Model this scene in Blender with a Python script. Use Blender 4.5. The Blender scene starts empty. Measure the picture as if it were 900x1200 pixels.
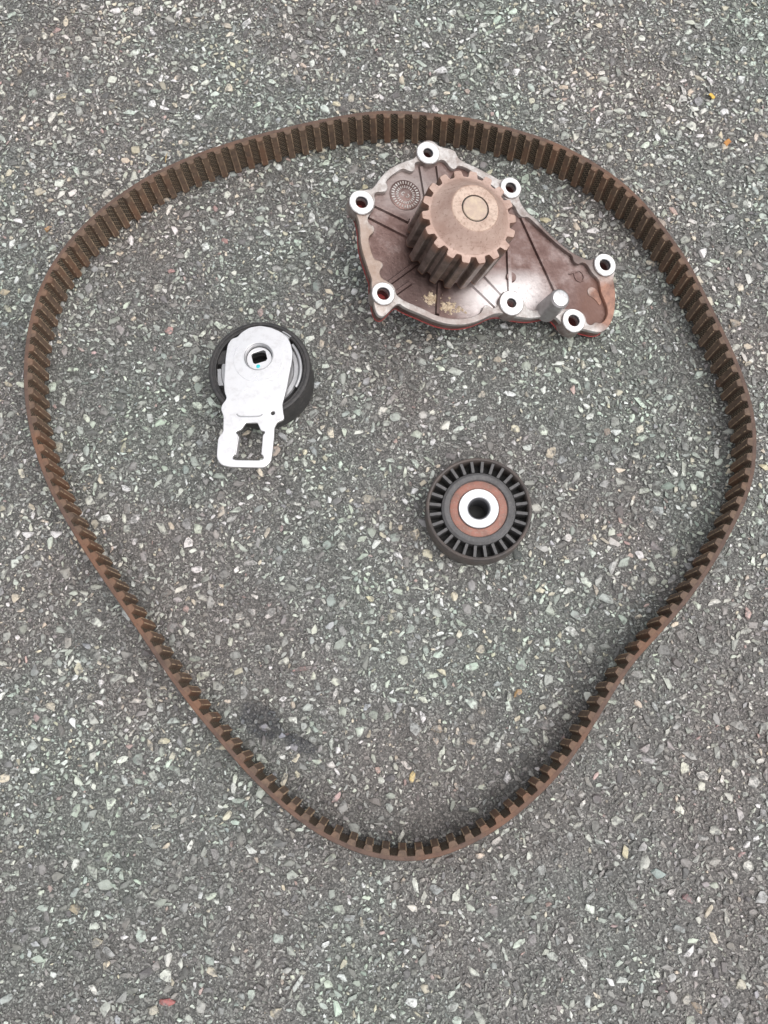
import bpy, bmesh, math, random
import numpy as np
from mathutils import Vector, Matrix, Euler

random.seed(7)
RNG = np.random.default_rng(11)
MM = 0.001
scene = bpy.context.scene
COL = scene.collection

# ------------------------------------------------------------------ camera
cam_data = bpy.data.cameras.new('camera')
cam = bpy.data.objects.new('camera', cam_data)
COL.objects.link(cam)
scene.camera = cam
cam_data.sensor_fit = 'VERTICAL'
cam_data.sensor_height = 24.0
cam_data.lens = 19.2
cam_data.clip_start = 0.01
cam_data.clip_end = 100.0
CR = Vector((0.99756405, -0.06788553, -0.01604746))
CU = Vector((0.06975647, 0.97080826, 0.22948935))
CF = Vector((0.0, 0.23004974, -0.97317887))
m = Matrix((CR, CU, -CF)).transposed().to_4x4()
m.translation = Vector((0, 0, 0.498))
cam.matrix_world = m

# ------------------------------------------------------------------ overcast daylight
SUN_EL, SUN_AZ = 67.0, 118.0          # azimuth from +Y, positive towards +X
world = bpy.data.worlds.new('World')
scene.world = world
world.use_nodes = True
nt = world.node_tree
nt.nodes.clear()
sky = nt.nodes.new('ShaderNodeTexSky')
sky.sky_type = 'NISHITA'
sky.sun_disc = False
sky.sun_elevation = math.radians(SUN_EL)
sky.sun_rotation = math.radians(SUN_AZ)
sky.air_density = 1.0
sky.dust_density = 4.0
sky.ozone_density = 1.0
hs = nt.nodes.new('ShaderNodeHueSaturation')
hs.inputs['Saturation'].default_value = 0.22
bg = nt.nodes.new('ShaderNodeBackground')
bg.inputs['Strength'].default_value = 0.15
wo = nt.nodes.new('ShaderNodeOutputWorld')
nt.links.new(sky.outputs['Color'], hs.inputs['Color'])
nt.links.new(hs.outputs['Color'], bg.inputs['Color'])
nt.links.new(bg.outputs['Background'], wo.inputs['Surface'])

sun_data = bpy.data.lights.new('sun', 'SUN')
sun_data.energy = 1.0
sun_data.angle = math.radians(86)
sun_data.color = (1.0, 0.97, 0.93)
sun = bpy.data.objects.new('sun', sun_data)
COL.objects.link(sun)
el, az = math.radians(SUN_EL), math.radians(SUN_AZ)
sd = Vector((math.sin(az) * math.cos(el), math.cos(az) * math.cos(el), math.sin(el)))
sun.rotation_euler = sd.to_track_quat('Z', 'Y').to_euler()
sun.location = sd * 3

scene.view_settings.view_transform = 'Standard'
scene.view_settings.look = 'None'
scene.view_settings.exposure = 0.24
scene.view_settings.gamma = 1.0
scene.view_settings.use_curve_mapping = False

# ------------------------------------------------------------------ node helpers
class NT:
    def __init__(self, name):
        self.m = bpy.data.materials.new(name)
        self.m.use_nodes = True
        self.t = self.m.node_tree
        self.b = self.t.nodes['Principled BSDF']
    def n(self, typ, **kw):
        x = self.t.nodes.new(typ)
        for k, v in kw.items():
            if k.startswith('_'):
                setattr(x, k[1:], v)
            else:
                x.inputs[k.replace('__', ' ')].default_value = v
        return x
    def l(self, a, b):
        self.t.links.new(a, b)
    def coord(self, which='Object'):
        return self.n('ShaderNodeTexCoord').outputs[which]
    def noise(self, scale, detail=4, rough=0.6, vec=None, dist=0.0):
        x = self.n('ShaderNodeTexNoise', Scale=scale, Detail=detail, Roughness=rough, Distortion=dist)
        self.l(vec if vec is not None else self.coord(), x.inputs['Vector'])
        return x.outputs['Fac']
    def voro(self, scale, vec=None, out='Distance'):
        x = self.n('ShaderNodeTexVoronoi', Scale=scale)
        self.l(vec if vec is not None else self.coord(), x.inputs['Vector'])
        return x.outputs[out]
    def ramp(self, fac, stops):
        x = self.n('ShaderNodeValToRGB')
        e = x.color_ramp.elements
        while len(e) < len(stops):
            e.new(0.5)
        for q, (p, c) in zip(e, stops):
            q.position = p
            q.color = (c, c, c, 1) if isinstance(c, (int, float)) else (*c, 1)
        self.l(fac, x.inputs['Fac'])
        return x.outputs['Color']
    def mix(self, fac, a, b, mode='MIX'):
        x = self.t.nodes.new('ShaderNodeMix')
        x.data_type = 'RGBA'
        x.blend_type = mode
        for val, idx in ((fac, 0), (a, 6), (b, 7)):
            if isinstance(val, (int, float)):
                x.inputs[idx].default_value = val if idx == 0 else (val, val, val, 1)
            elif isinstance(val, tuple):
                x.inputs[idx].default_value = (*val, 1)
            else:
                self.l(val, x.inputs[idx])
        return x.outputs[2]
    def math(self, op, a, b=None):
        x = self.t.nodes.new('ShaderNodeMath')
        x.operation = op
        for i, v in enumerate((a, b)):
            if v is None:
                continue
            if isinstance(v, (int, float)):
                x.inputs[i].default_value = v
            else:
                self.l(v, x.inputs[i])
        return x.outputs[0]
    def blob(self, cx, cy, rx, ry, ang=0.0, soft=0.5, jitter=0.35, jscale=150, vec=None):
        """0..1 mask round a spot of the object's own surface, with a ragged edge"""
        v = vec if vec is not None else self.coord()
        mp = self.n('ShaderNodeMapping')
        mp.vector_type = 'TEXTURE'
        mp.inputs['Location'].default_value = (cx * MM, cy * MM, 0)
        mp.inputs['Rotation'].default_value = (0, 0, math.radians(ang))
        mp.inputs['Scale'].default_value = (rx * MM, ry * MM, 1e6)
        self.l(v, mp.inputs['Vector'])
        ln = self.n('ShaderNodeVectorMath')
        ln.operation = 'LENGTH'
        self.l(mp.outputs[0], ln.inputs[0])
        nz = self.math('MULTIPLY', self.math('SUBTRACT', self.noise(jscale, 5, 0.6), 0.5), jitter * 2)
        d = self.math('ADD', ln.outputs['Value'], nz)
        return self.ramp(d, [(max(0.0, 1 - soft), 1.0), (1.0, 0.0)])
    def bump(self, h, strength=0.3, dist=0.0005, prev=None):
        x = self.n('ShaderNodeBump', Strength=strength, Distance=dist)
        self.l(h, x.inputs['Height'])
        if prev is not None:
            self.l(prev, x.inputs['Normal'])
        return x.outputs['Normal']
    def fin(self, color=None, rough=None, metal=None, normal=None, spec=None):
        for nm, v in (('Base Color', color), ('Roughness', rough), ('Metallic', metal), ('Normal', normal), ('Specular IOR Level', spec)):
            if v is None:
                continue
            if isinstance(v, (int, float)):
                self.b.inputs[nm].default_value = v
            elif isinstance(v, tuple):
                self.b.inputs[nm].default_value = (*v, 1)
            else:
                self.l(v, self.b.inputs[nm])
        return self.m

def patch_tint(t, c, geo):
    """broad purple-brown and grey-green patches of the binder film, shared by binder and stones"""
    p = t.noise(7.5, 4, 0.6, geo)
    c = t.mix(t.ramp(p, [(0.46, 0.0), (0.62, 0.65)]), c, t.mix(1.0, c, (1.02, 0.90, 0.88), 'MULTIPLY'))
    c = t.mix(t.ramp(p, [(0.36, 0.65), (0.52, 0.0)]), c, t.mix(1.0, c, (0.94, 1.03, 0.96), 'MULTIPLY'))
    return c

def mat_binder():
    t = NT('asphalt_binder')
    n1 = t.noise(900, 3, 0.7)
    n2 = t.noise(2200, 2, 0.6)
    n3 = t.noise(13, 4, 0.6)
    n4 = t.noise(45, 3, 0.6)
    cell = t.voro(1150, None, 'Color')
    cv = t.n('ShaderNodeSeparateColor')
    t.l(cell, cv.inputs[0])
    c = t.ramp(n1, [(0.30, (0.052, 0.051, 0.048)), (0.52, (0.112, 0.110, 0.103)), (0.72, (0.235, 0.234, 0.222))])
    c = t.mix(t.ramp(cv.outputs[0], [(0.60, 0.0), (1.0, 0.85)]), c, (0.37, 0.368, 0.345))
    c = t.mix(t.ramp(cv.outputs[1], [(0.72, 0.0), (1.0, 0.85)]), c, (0.040, 0.039, 0.037))
    geo = t.n('ShaderNodeNewGeometry').outputs['Position']
    c = patch_tint(t, c, geo)
    c = t.mix(t.ramp(n4, [(0.45, 0.0), (0.70, 0.45)]), c, t.mix(1.0, c, (0.70, 0.70, 0.70), 'MULTIPLY'))
    tar = t.blob(-82, -3, 15, 9.5, -38, 0.2, 0.40, 170)
    tar2 = t.blob(-59, -18, 14, 4.5, -28, 0.25, 0.45, 170)
    k = t.math('MULTIPLY', t.math('MAXIMUM', tar, tar2), t.ramp(t.noise(420, 4, 0.7), [(0.36, 0.35), (0.58, 1.0)]))
    c = t.mix(t.math('MULTIPLY', k, 0.75), c, (0.046, 0.047, 0.056))
    nb = t.bump(n1, 0.7, 0.0007)
    nb = t.bump(n2, 0.5, 0.0003, nb)
    nb = t.bump(cv.outputs[2], 0.5, 0.0004, nb)
    return t.fin(c, 0.52, 0.0, nb, 0.6)

def mat_stone():
    t = NT('asphalt_stone')
    a = t.n('ShaderNodeAttribute')
    a.attribute_name = 'Col'
    geo = t.n('ShaderNodeNewGeometry').outputs['Position']
    cell = t.voro(1150, geo, 'Color')
    cv = t.n('ShaderNodeSeparateColor')
    t.l(cell, cv.inputs[0])
    n1 = t.noise(420, 4, 0.65, geo)
    n2 = t.noise(1500, 3, 0.6, geo)
    c = t.mix(t.ramp(n1, [(0.35, 0.0), (0.70, 0.6)]), a.outputs['Color'], t.mix(1.0, a.outputs['Color'], (0.62, 0.61, 0.58), 'MULTIPLY'))
    c = t.mix(t.ramp(n2, [(0.60, 0.0), (0.78, 0.45)]), c, t.mix(1.0, c, (1.35, 1.35, 1.35), 'MULTIPLY'))
    c = patch_tint(t, c, geo)
    bury = t.math('ADD', t.noise(260, 5, 0.7, geo), t.math('MULTIPLY', t.math('SUBTRACT', t.noise(28, 4, 0.65, geo), 0.5), 0.55))
    c = t.mix(t.ramp(bury, [(0.475, 0.0), (0.60, 0.88)]), c, t.mix(cv.outputs[0], (0.075, 0.073, 0.069), (0.24, 0.237, 0.225)))
    nb = t.bump(n1, 0.5, 0.0006)
    nb = t.bump(n2, 0.4, 0.0002, nb)
    return t.fin(c, 0.5, 0.0, nb, 0.6)

def mat_belt(name, base, dust, dusty=0.5, scale=160):
    t = NT(name)
    geo = t.n('ShaderNodeNewGeometry').outputs['Position']
    c = t.mix(t.ramp(t.noise(scale, 5, 0.65, geo), [(0.38, 0.0), (0.70, dusty)]), base, dust)
    c = t.mix(t.ramp(t.noise(22, 4, 0.6, geo), [(0.50, 0.0), (0.66, 0.6)]), c, (0.245, 0.118, 0.066))
    c = t.mix(t.ramp(t.noise(700, 3, 0.6, geo), [(0.56, 0.0), (0.72, 0.5)]), c, (0.060, 0.045, 0.038))
    n1 = t.noise(1400, 3, 0.6, geo)
    return t.fin(c, 0.68, 0.0, t.bump(n1, 0.35, 0.0003), 0.35)

def mat_weave():
    t = NT('belt_tooth_fabric')
    uv = t.coord('UV')
    w1 = t.n('ShaderNodeTexWave', Scale=1.0)
    w1.bands_direction = 'DIAGONAL'
    mp = t.n('ShaderNodeMapping')
    mp.inputs['Scale'].default_value = (420, 420, 420)
    t.l(uv, mp.inputs['Vector'])
    t.l(mp.outputs[0], w1.inputs['Vector'])
    mp2 = t.n('ShaderNodeMapping')
    mp2.inputs['Scale'].default_value = (900, 900, 900)
    t.l(uv, mp2.inputs['Vector'])
    ck = t.n('ShaderNodeTexChecker', Scale=1.0)
    t.l(mp2.outputs[0], ck.inputs['Vector'])
    h = t.math('MULTIPLY', w1.outputs['Fac'], ck.outputs['Fac'])
    c = t.ramp(h, [(0.15, (0.055, 0.046, 0.038)), (0.8, (0.38, 0.29, 0.20))])
    nz = t.noise(60, 3, 0.6, t.n('ShaderNodeNewGeometry').outputs['Position'])
    c = t.mix(t.ramp(nz, [(0.4, 0.0), (0.7, 0.45)]), c, (0.15, 0.095, 0.060))
    return t.fin(c, 0.75, 0.0, t.bump(h, 0.6, 0.0004), 0.3)

def mat_simple(name, base, rough=0.6, metal=0.0, var=0.25, scale=200, alt=None, bump=0.2, spec=0.5, dust=None, dusty=0.5):
    t = NT(name)
    alt = alt or tuple(v * 0.55 for v in base)
    n1 = t.noise(scale, 5, 0.65)
    c = t.mix(t.ramp(n1, [(0.38, 0.0), (0.68, var)]), base, alt)
    n2 = t.noise(scale * 7, 3, 0.6)
    if dust:
        c = t.mix(t.ramp(t.noise(scale * 4, 4, 0.7), [(0.50, 0.0), (0.68, dusty)]), c, dust)
    r = t.ramp(n1, [(0.3, max(0.0, rough - 0.08)), (0.7, min(1.0, rough + 0.10))])
    return t.fin(c, r, metal, t.bump(n2, bump, 0.0002), spec)

def mat_pump_floor():
    t = NT('pump_casting')
    n1 = t.noise(70, 5, 0.65)
    n2 = t.noise(420, 4, 0.65)
    c = t.ramp(n1, [(0.30, (0.110, 0.062, 0.054)), (0.52, (0.190, 0.125, 0.112)), (0.72, (0.33, 0.26, 0.245))])
    clean_sheen = t.blob(34, -31, 40, 20, 10, 0.8, 0.25, 60)  # cleaner metal, with the sky's sheen highlight painted into the colour
    c = t.mix(t.math('MULTIPLY', clean_sheen, 0.9), c, (0.88, 0.84, 0.83))
    grey = t.blob(-22, 38, 30, 22, 20, 0.7, 0.3, 80)
    c = t.mix(t.math('MULTIPLY', grey, 0.7), c, (0.38, 0.335, 0.32))
    rust = t.blob(104, -36, 24, 26, 0, 0.45, 0.35, 90)
    c = t.mix(t.math('MULTIPLY', rust, 0.75), c, (0.17, 0.080, 0.055))
    dark = t.blob(-24, -28, 34, 20, -20, 0.6, 0.3, 120)
    c = t.mix(t.math('MULTIPLY', dark, 0.8), c, (0.115, 0.080, 0.075))
    c = t.mix(t.ramp(n2, [(0.60, 0.0), (0.75, 0.5)]), c, (0.13, 0.085, 0.075))
    met = t.math('SUBTRACT', 0.78, t.math('MULTIPLY', rust, 0.6))
    r = t.ramp(n2, [(0.3, 0.29), (0.7, 0.50)])
    return t.fin(c, r, met, t.bump(t.noise(900, 3, 0.7), 0.35, 0.0003, t.bump(n2, 0.4, 0.0005)), 0.5)

def mat_pump_rim():
    t = NT('pump_rim_metal')
    n1 = t.noise(110, 5, 0.7)
    n2 = t.noise(500, 4, 0.65)
    c = t.ramp(n1, [(0.36, (0.36, 0.31, 0.285)), (0.62, (0.66, 0.635, 0.615))])
    brown = t.blob(78, 2, 40, 22, -40, 0.5, 0.3, 90)
    c = t.mix(t.math('MULTIPLY', brown, 0.85), c, (0.13, 0.085, 0.075))
    rust = t.blob(108, -36, 22, 24, 0, 0.4, 0.35, 90)
    c = t.mix(t.math('MULTIPLY', rust, 0.9), c, t.ramp(n1, [(0.40, (0.19, 0.085, 0.055)), (0.62, (0.37, 0.165, 0.098))]))
    c = t.mix(t.ramp(n2, [(0.57, 0.0), (0.72, 0.75)]), c, (0.24, 0.15, 0.11))
    tan = t.blob(-53, -8, 13, 40, 8, 0.5, 0.5, 140)
    c = t.mix(t.math('MULTIPLY', tan, 0.75), c, (0.36, 0.25, 0.19))
    low = t.blob(-8, -47, 40, 10, 0, 0.5, 0.5, 120)
    c = t.mix(t.math('MULTIPLY', low, 0.55), c, (0.30, 0.225, 0.205))
    met = t.math('SUBTRACT', 0.5, t.math('MULTIPLY', rust, 0.45))
    return t.fin(c, 0.5, met, t.bump(n2, 0.35, 0.0004), 0.5)

def mat_sprocket_face():
    t = NT('sprocket_dusty_face')
    n1 = t.noise(120, 5, 0.65)
    n2 = t.noise(700, 3, 0.6)
    c = t.ramp(n1, [(0.30, (0.40, 0.265, 0.215)), (0.60, (0.52, 0.375, 0.315)), (0.8, (0.60, 0.455, 0.38))])
    c = t.mix(t.ramp(n2, [(0.58, 0.0), (0.72, 0.7)]), c, (0.20, 0.11, 0.078))
    c = t.mix(t.ramp(t.noise(35, 4, 0.6), [(0.5, 0.0), (0.7, 0.5)]), c, (0.36, 0.215, 0.165))
    sc = t.n('ShaderNodeTexNoise', Scale=60.0, Detail=3.0, Distortion=0.4)
    mp = t.n('ShaderNodeMapping')
    mp.inputs['Rotation'].default_value = (0, 0, 0.7)
    mp.inputs['Scale'].default_value = (1, 22, 1)
    t.l(t.coord(), mp.inputs['Vector'])
    t.l(mp.outputs[0], sc.inputs['Vector'])
    c = t.mix(t.ramp(sc.outputs['Fac'], [(0.64, 0.0), (0.70, 0.35)]), c, (0.22, 0.12, 0.09))
    return t.fin(c, 0.5, 0.15, t.bump(n2, 0.2, 0.0002), 0.5)

def mat_sprocket_side():
    t = NT('sprocket_worn_steel')
    z = t.n('ShaderNodeSeparateXYZ')
    t.l(t.coord(), z.inputs[0])
    n1 = t.noise(160, 5, 0.65)
    c = t.ramp(n1, [(0.35, (0.115, 0.088, 0.076)), (0.65, (0.27, 0.22, 0.195))])
    low = t.ramp(t.math('ADD', t.math('MULTIPLY', z.outputs['Z'], 250.0), t.math('MULTIPLY', n1, 0.4)), [(0.25, 1.0), (0.6, 0.0)])
    c = t.mix(t.math('MULTIPLY', low, 0.8), c, (0.33, 0.16, 0.07))
    hi = t.ramp(t.math('MULTIPLY', t.math('SUBTRACT', z.outputs['Z'], 0.026), 110.0), [(0.2, 0.0), (0.9, 0.75)])
    c = t.mix(hi, c, (0.32, 0.175, 0.125))
    return t.fin(c, 0.36, 0.6, t.bump(t.noise(900, 3), 0.2, 0.0002), 0.5)

M = {}
M['binder'] = mat_binder()
M['stone'] = mat_stone()
M['belt_back'] = mat_belt('belt_rubber', (0.108, 0.070, 0.056), (0.210, 0.132, 0.098), 0.6)
M['belt_tooth'] = mat_belt('belt_tooth_rubber', (0.115, 0.078, 0.058), (0.235, 0.155, 0.105), 0.75, 260)
M['belt_thread'] = mat_simple('belt_thread', (0.40, 0.29, 0.19), 0.8, 0, 0.7, 500)
M['weave'] = mat_weave()
M['floor'] = mat_pump_floor()
M['rim'] = mat_pump_rim()
M['machined'] = mat_simple('machined_aluminium', (0.93, 0.92, 0.91), 0.36, 0.85, 0.6, 160, (0.66, 0.62, 0.60), 0.22, 0.5, (0.38, 0.31, 0.27), 0.6)
M['boss_side'] = mat_simple('boss_side_metal', (0.42, 0.36, 0.34), 0.45, 0.5, 0.8, 150, (0.16, 0.10, 0.085), 0.3)
M['peg'] = mat_simple('grey_peg_metal', (0.42, 0.40, 0.40), 0.42, 0.6, 0.5, 200, (0.25, 0.22, 0.21), 0.25)
M['spr_face'] = mat_sprocket_face()
M['spr_side'] = mat_sprocket_side()
M['hub'] = mat_simple('sprocket_hub_tan', (0.60, 0.46, 0.375), 0.5, 0.15, 0.8, 160, (0.44, 0.30, 0.235), 0.3, 0.5, (0.20, 0.12, 0.09), 0.5)
M['shaft'] = mat_simple('shaft_end', (0.46, 0.35, 0.29), 0.45, 0.35, 0.9, 200, (0.62, 0.50, 0.37), 0.5)
M['black'] = mat_simple('recess_black', (0.012, 0.011, 0.011), 0.5)  # plain near-black for groove, web and bore bottoms
M['gasket'] = mat_simple('red_gasket', (0.42, 0.055, 0.05), 0.5, 0, 0.9, 90, (0.13, 0.045, 0.04))
M['pump_under'] = mat_simple('pump_underside', (0.30, 0.27, 0.26), 0.5, 0.5, 0.6, 120)
M['crumb'] = mat_simple('tan_crumb', (0.66, 0.55, 0.41), 0.9, 0, 0.8, 400, (0.30, 0.20, 0.12), 0.5)
M['zinc'] = mat_simple('bright_zinc_plate', (0.92, 0.915, 0.925), 0.34, 0.8, 0.7, 45, (0.78, 0.765, 0.775), 0.12, 0.5, (0.50, 0.48, 0.47), 0.25)
M['zinc_grey'] = mat_simple('grey_zinc', (0.50, 0.50, 0.51), 0.38, 0.75, 0.4, 160, (0.30, 0.29, 0.29), 0.15)
M['rubber_blk'] = mat_simple('black_roller_plastic', (0.032, 0.031, 0.032), 0.5, 0, 0.6, 120, (0.060, 0.054, 0.052), 0.2, 0.5, (0.13, 0.12, 0.11), 0.35)
M['cyan'] = mat_simple('cyan_paint_dot', (0.05, 0.62, 0.66), 0.5, 0, 0.2, 400)
M['idl_plastic'] = mat_simple('dusty_black_plastic', (0.115, 0.112, 0.114), 0.55, 0, 0.7, 180, (0.075, 0.07, 0.068), 0.3, 0.5, (0.22, 0.20, 0.19), 0.5)
M['idl_rim'] = mat_simple('worn_roller_rim', (0.085, 0.074, 0.070), 0.52, 0, 0.8, 140, (0.15, 0.115, 0.098), 0.25, 0.5, (0.045, 0.04, 0.038), 0.6)
M['seal'] = mat_simple('rust_red_seal', (0.37, 0.165, 0.125), 0.65, 0.1, 0.8, 180, (0.21, 0.135, 0.112), 0.5, 0.5, (0.42, 0.30, 0.25), 0.6)
M['race'] = mat_simple('bright_bearing_race', (0.80, 0.80, 0.81), 0.32, 0.8, 0.5, 120, (0.68, 0.67, 0.67), 0.1, 0.5, (0.5, 0.45, 0.42), 0.3)
M['bore'] = mat_simple('dark_bore', (0.10, 0.10, 0.11), 0.55, 0.0)
M['orange'] = mat_simple('orange_flake', (0.62, 0.30, 0.08), 0.7, 0, 0.9, 260, (0.36, 0.15, 0.08))
M['yellow'] = mat_simple('yellow_flake', (0.75, 0.50, 0.10), 0.7, 0, 0.5, 300, (0.5, 0.3, 0.08))
M['straw'] = mat_simple('dry_straw', (0.50, 0.36, 0.18), 0.8, 0, 0.5, 300)

# ------------------------------------------------------------------ object helpers
def link(name, me, parent=None, mats=()):
    o = bpy.data.objects.new(name, me)
    COL.objects.link(o)
    if parent is not None:
        o.parent = parent
    if me is not None:
        if not me.materials:
            for k in mats:
                me.materials.append(M[k])
    return o

def empty(name, matrix, label, cat):
    o = bpy.data.objects.new(name, None)
    COL.objects.link(o)
    o.empty_display_size = 0.01
    o.matrix_world = matrix
    o['label'] = label
    o['category'] = cat
    return o

def from_bm(bm, smooth=None):
    me = bpy.data.meshes.new('mesh')
    bmesh.ops.recalc_face_normals(bm, faces=bm.faces)
    bm.to_mesh(me)
    bm.free()
    if smooth is not None:
        for p in me.polygons:
            p.use_smooth = True
        me.set_sharp_from_angle(angle=math.radians(smooth))
    return me

def lathe(profile, seg=64, closed=False, smooth=35, mats=None):
    """profile: (r, z) in mm; mats: material index for each profile span"""
    bm = bmesh.new()
    rings = []
    for r, z in profile:
        if r < 1e-6:
            rings.append([bm.verts.new((0, 0, z * MM))])
        else:
            rings.append([bm.verts.new((r * MM * math.cos(2 * math.pi * i / seg), r * MM * math.sin(2 * math.pi * i / seg), z * MM)) for i in range(seg)])
    spans = list(zip(rings, rings[1:]))
    if closed:
        spans.append((rings[-1], rings[0]))
    for k, (a, b) in enumerate(spans):
        for i in range(seg):
            j = (i + 1) % seg
            if len(a) == 1 and len(b) == 1:
                continue
            if len(a) == 1:
                f = bm.faces.new((a[0], b[j], b[i]))
            elif len(b) == 1:
                f = bm.faces.new((a[i], a[j], b[0]))
            else:
                f = bm.faces.new((a[i], a[j], b[j], b[i]))
            if mats:
                f.material_index = mats[k]
    return from_bm(bm, smooth)

def flat_solid(loops, z0, z1, bevel=0.0, smooth=40, mid_offset=0):
    """solid plate between z0 and z1 (mm) from closed loops (first outer, others holes)"""
    cu = bpy.data.curves.new('c', 'CURVE')
    cu.dimensions = '2D'
    cu.fill_mode = 'BOTH'
    for lp in loops:
        s = cu.splines.new('POLY')
        s.points.add(len(lp) - 1)
        for p, (x, y) in zip(s.points, lp):
            p.co = (x * MM, y * MM, 0, 1)
        s.use_cyclic_u = True
    cu.extrude = max(1e-6, (z1 - z0) / 2 * MM - bevel * MM)
    cu.bevel_depth = bevel * MM
    cu.bevel_resolution = 1
    cu.offset = -bevel * MM
    o = bpy.data.objects.new('tmp', cu)
    COL.objects.link(o)
    dg = bpy.context.evaluated_depsgraph_get()
    me = bpy.data.meshes.new_from_object(o.evaluated_get(dg))
    bpy.data.objects.remove(o)
    bpy.data.curves.remove(cu)
    me.materials.clear()
    bm = bmesh.new()
    bm.from_mesh(me)
    bmesh.ops.remove_doubles(bm, verts=bm.verts, dist=1e-6)
    bmesh.ops.translate(bm, verts=bm.verts, vec=(0, 0, (z0 + z1) / 2 * MM))
    bpy.data.meshes.remove(me)
    me = from_bm(bm, smooth)
    for p in me.polygons:
        if abs(p.normal.z) > 0.98:
            p.use_smooth = False
    return me

def circle(cx, cy, r, n=32):
    return [(cx + r * math.cos(2 * math.pi * i / n), cy + r * math.sin(2 * math.pi * i / n)) for i in range(n)]

def smooth_loop(pts, times=2):
    """Chaikin corner cutting"""
    for _ in range(times):
        q = []
        for a, b in zip(pts, pts[1:] + pts[:1]):
            q.append((a[0] * .75 + b[0] * .25, a[1] * .75 + b[1] * .25))
            q.append((a[0] * .25 + b[0] * .75, a[1] * .25 + b[1] * .75))
        pts = q
    return pts

def chamfer_loop(pts, d):
    out = []
    n = len(pts)
    for i in range(n):
        p = Vector(pts[i])
        for q in (Vector(pts[i - 1]), Vector(pts[(i + 1) % n])):
            e = q - p
            k = min(d, e.length * 0.33)
            out.append(tuple(p + e.normalized() * k))
    return out

def offset_loop(pts, d):
    out = []
    n = len(pts)
    area = sum(pts[i][0] * pts[(i + 1) % n][1] - pts[(i + 1) % n][0] * pts[i][1] for i in range(n))
    sg = 1 if area > 0 else -1
    for i in range(n):
        a, b = pts[i - 1], pts[(i + 1) % n]
        tx, ty = b[0] - a[0], b[1] - a[1]
        l = math.hypot(tx, ty) or 1
        out.append((pts[i][0] + sg * ty / l * d, pts[i][1] - sg * tx / l * d))
    return out

def box_bm(bm, x0, x1, y0, y1, z0, z1, taper=0.0):
    vs = []
    for z, t in ((z0, 0), (z1, taper)):
        for x, y in ((x0 + t, y0 + t), (x1 - t, y0 + t), (x1 - t, y1 - t), (x0 + t, y1 - t)):
            vs.append(bm.verts.new((x * MM, y * MM, z * MM)))
    for f in ((0, 3, 2, 1), (4, 5, 6, 7), (0, 1, 5, 4), (1, 2, 6, 5), (2, 3, 7, 6), (3, 0, 4, 7)):
        bm.faces.new([vs[i] for i in f])
    return vs

def bar(p, q, width, z0, z1, taper=0.75):
    """a cast rib from p to q (mm)"""
    bm = bmesh.new()
    L = math.hypot(q[0] - p[0], q[1] - p[1])
    vs = box_bm(bm, 0, L, -width / 2, width / 2, z0, z1, taper)
    a = math.atan2(q[1] - p[1], q[0] - p[0])
    bmesh.ops.transform(bm, matrix=Matrix.Translation((p[0] * MM, p[1] * MM, 0)) @ Matrix.Rotation(a, 4, 'Z'), verts=vs)
    return from_bm(bm)

def tube(pts, r, seg=6):
    """round bead along points in mm"""
    bm = bmesh.new()
    rings = []
    for i, p in enumerate(pts):
        a = Vector(pts[max(0, i - 1)])
        b = Vector(pts[min(len(pts) - 1, i + 1)])
        t = (b - a).normalized()
        s = t.cross(Vector((0, 0, 1)))
        s = s.normalized() if s.length > 1e-6 else Vector((1, 0, 0))
        u = s.cross(t)
        rr = r if not isinstance(r, (list, tuple)) else r[i]
        rings.append([bm.verts.new((Vector(p) + (s * math.cos(2 * math.pi * k / seg) + u * math.sin(2 * math.pi * k / seg)) * rr) * MM) for k in range(seg)])
    for a, b in zip(rings, rings[1:]):
        for k in range(seg):
            bm.faces.new((a[k], a[(k + 1) % seg], b[(k + 1) % seg], b[k]))
    bm.faces.new(rings[0])
    bm.faces.new(rings[-1])
    return from_bm(bm, 50)

# ------------------------------------------------------------------ ground: asphalt binder sheet
def vnoise(X, Y, cell, seed):
    r = np.random.default_rng(seed)
    tab = r.random((257, 257))
    gx, gy = X / cell, Y / cell
    ix, iy = np.floor(gx).astype(int), np.floor(gy).astype(int)
    fx, fy = gx - ix, gy - iy
    fx, fy = fx * fx * (3 - 2 * fx), fy * fy * (3 - 2 * fy)
    a = tab[ix % 256, iy % 256]; b = tab[(ix + 1) % 256, iy % 256]
    c = tab[ix % 256, (iy + 1) % 256]; d = tab[(ix + 1) % 256, (iy + 1) % 256]
    return (a * (1 - fx) + b * fx) * (1 - fy) + (c * (1 - fx) + d * fx) * fy - 0.5

def ground_height(X, Y):
    """height of the binder in metres (X, Y in metres)"""
    z = vnoise(X, Y, 0.055, 1) * 1.2 + vnoise(X, Y, 0.019, 2) * 0.8 + vnoise(X, Y, 0.007, 3) * 0.8 + vnoise(X, Y, 0.0032, 4) * 0.7
    z = z - 1.15
    # the shallow tarry dent by the lower left of the belt
    for cx, cy, rx, ry, an, dep in ((-0.082, -0.003, 0.017, 0.011, -38, 3.0), (-0.057, -0.017, 0.016, 0.0045, -28, 2.2)):
        c, s = math.cos(math.radians(an)), math.sin(math.radians(an))
        u = ((X - cx) * c + (Y - cy) * s) / rx
        v = (-(X - cx) * s + (Y - cy) * c) / ry
        z = z - dep * np.exp(-(u * u + v * v) ** 1.5)
    return z * 0.001

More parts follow.
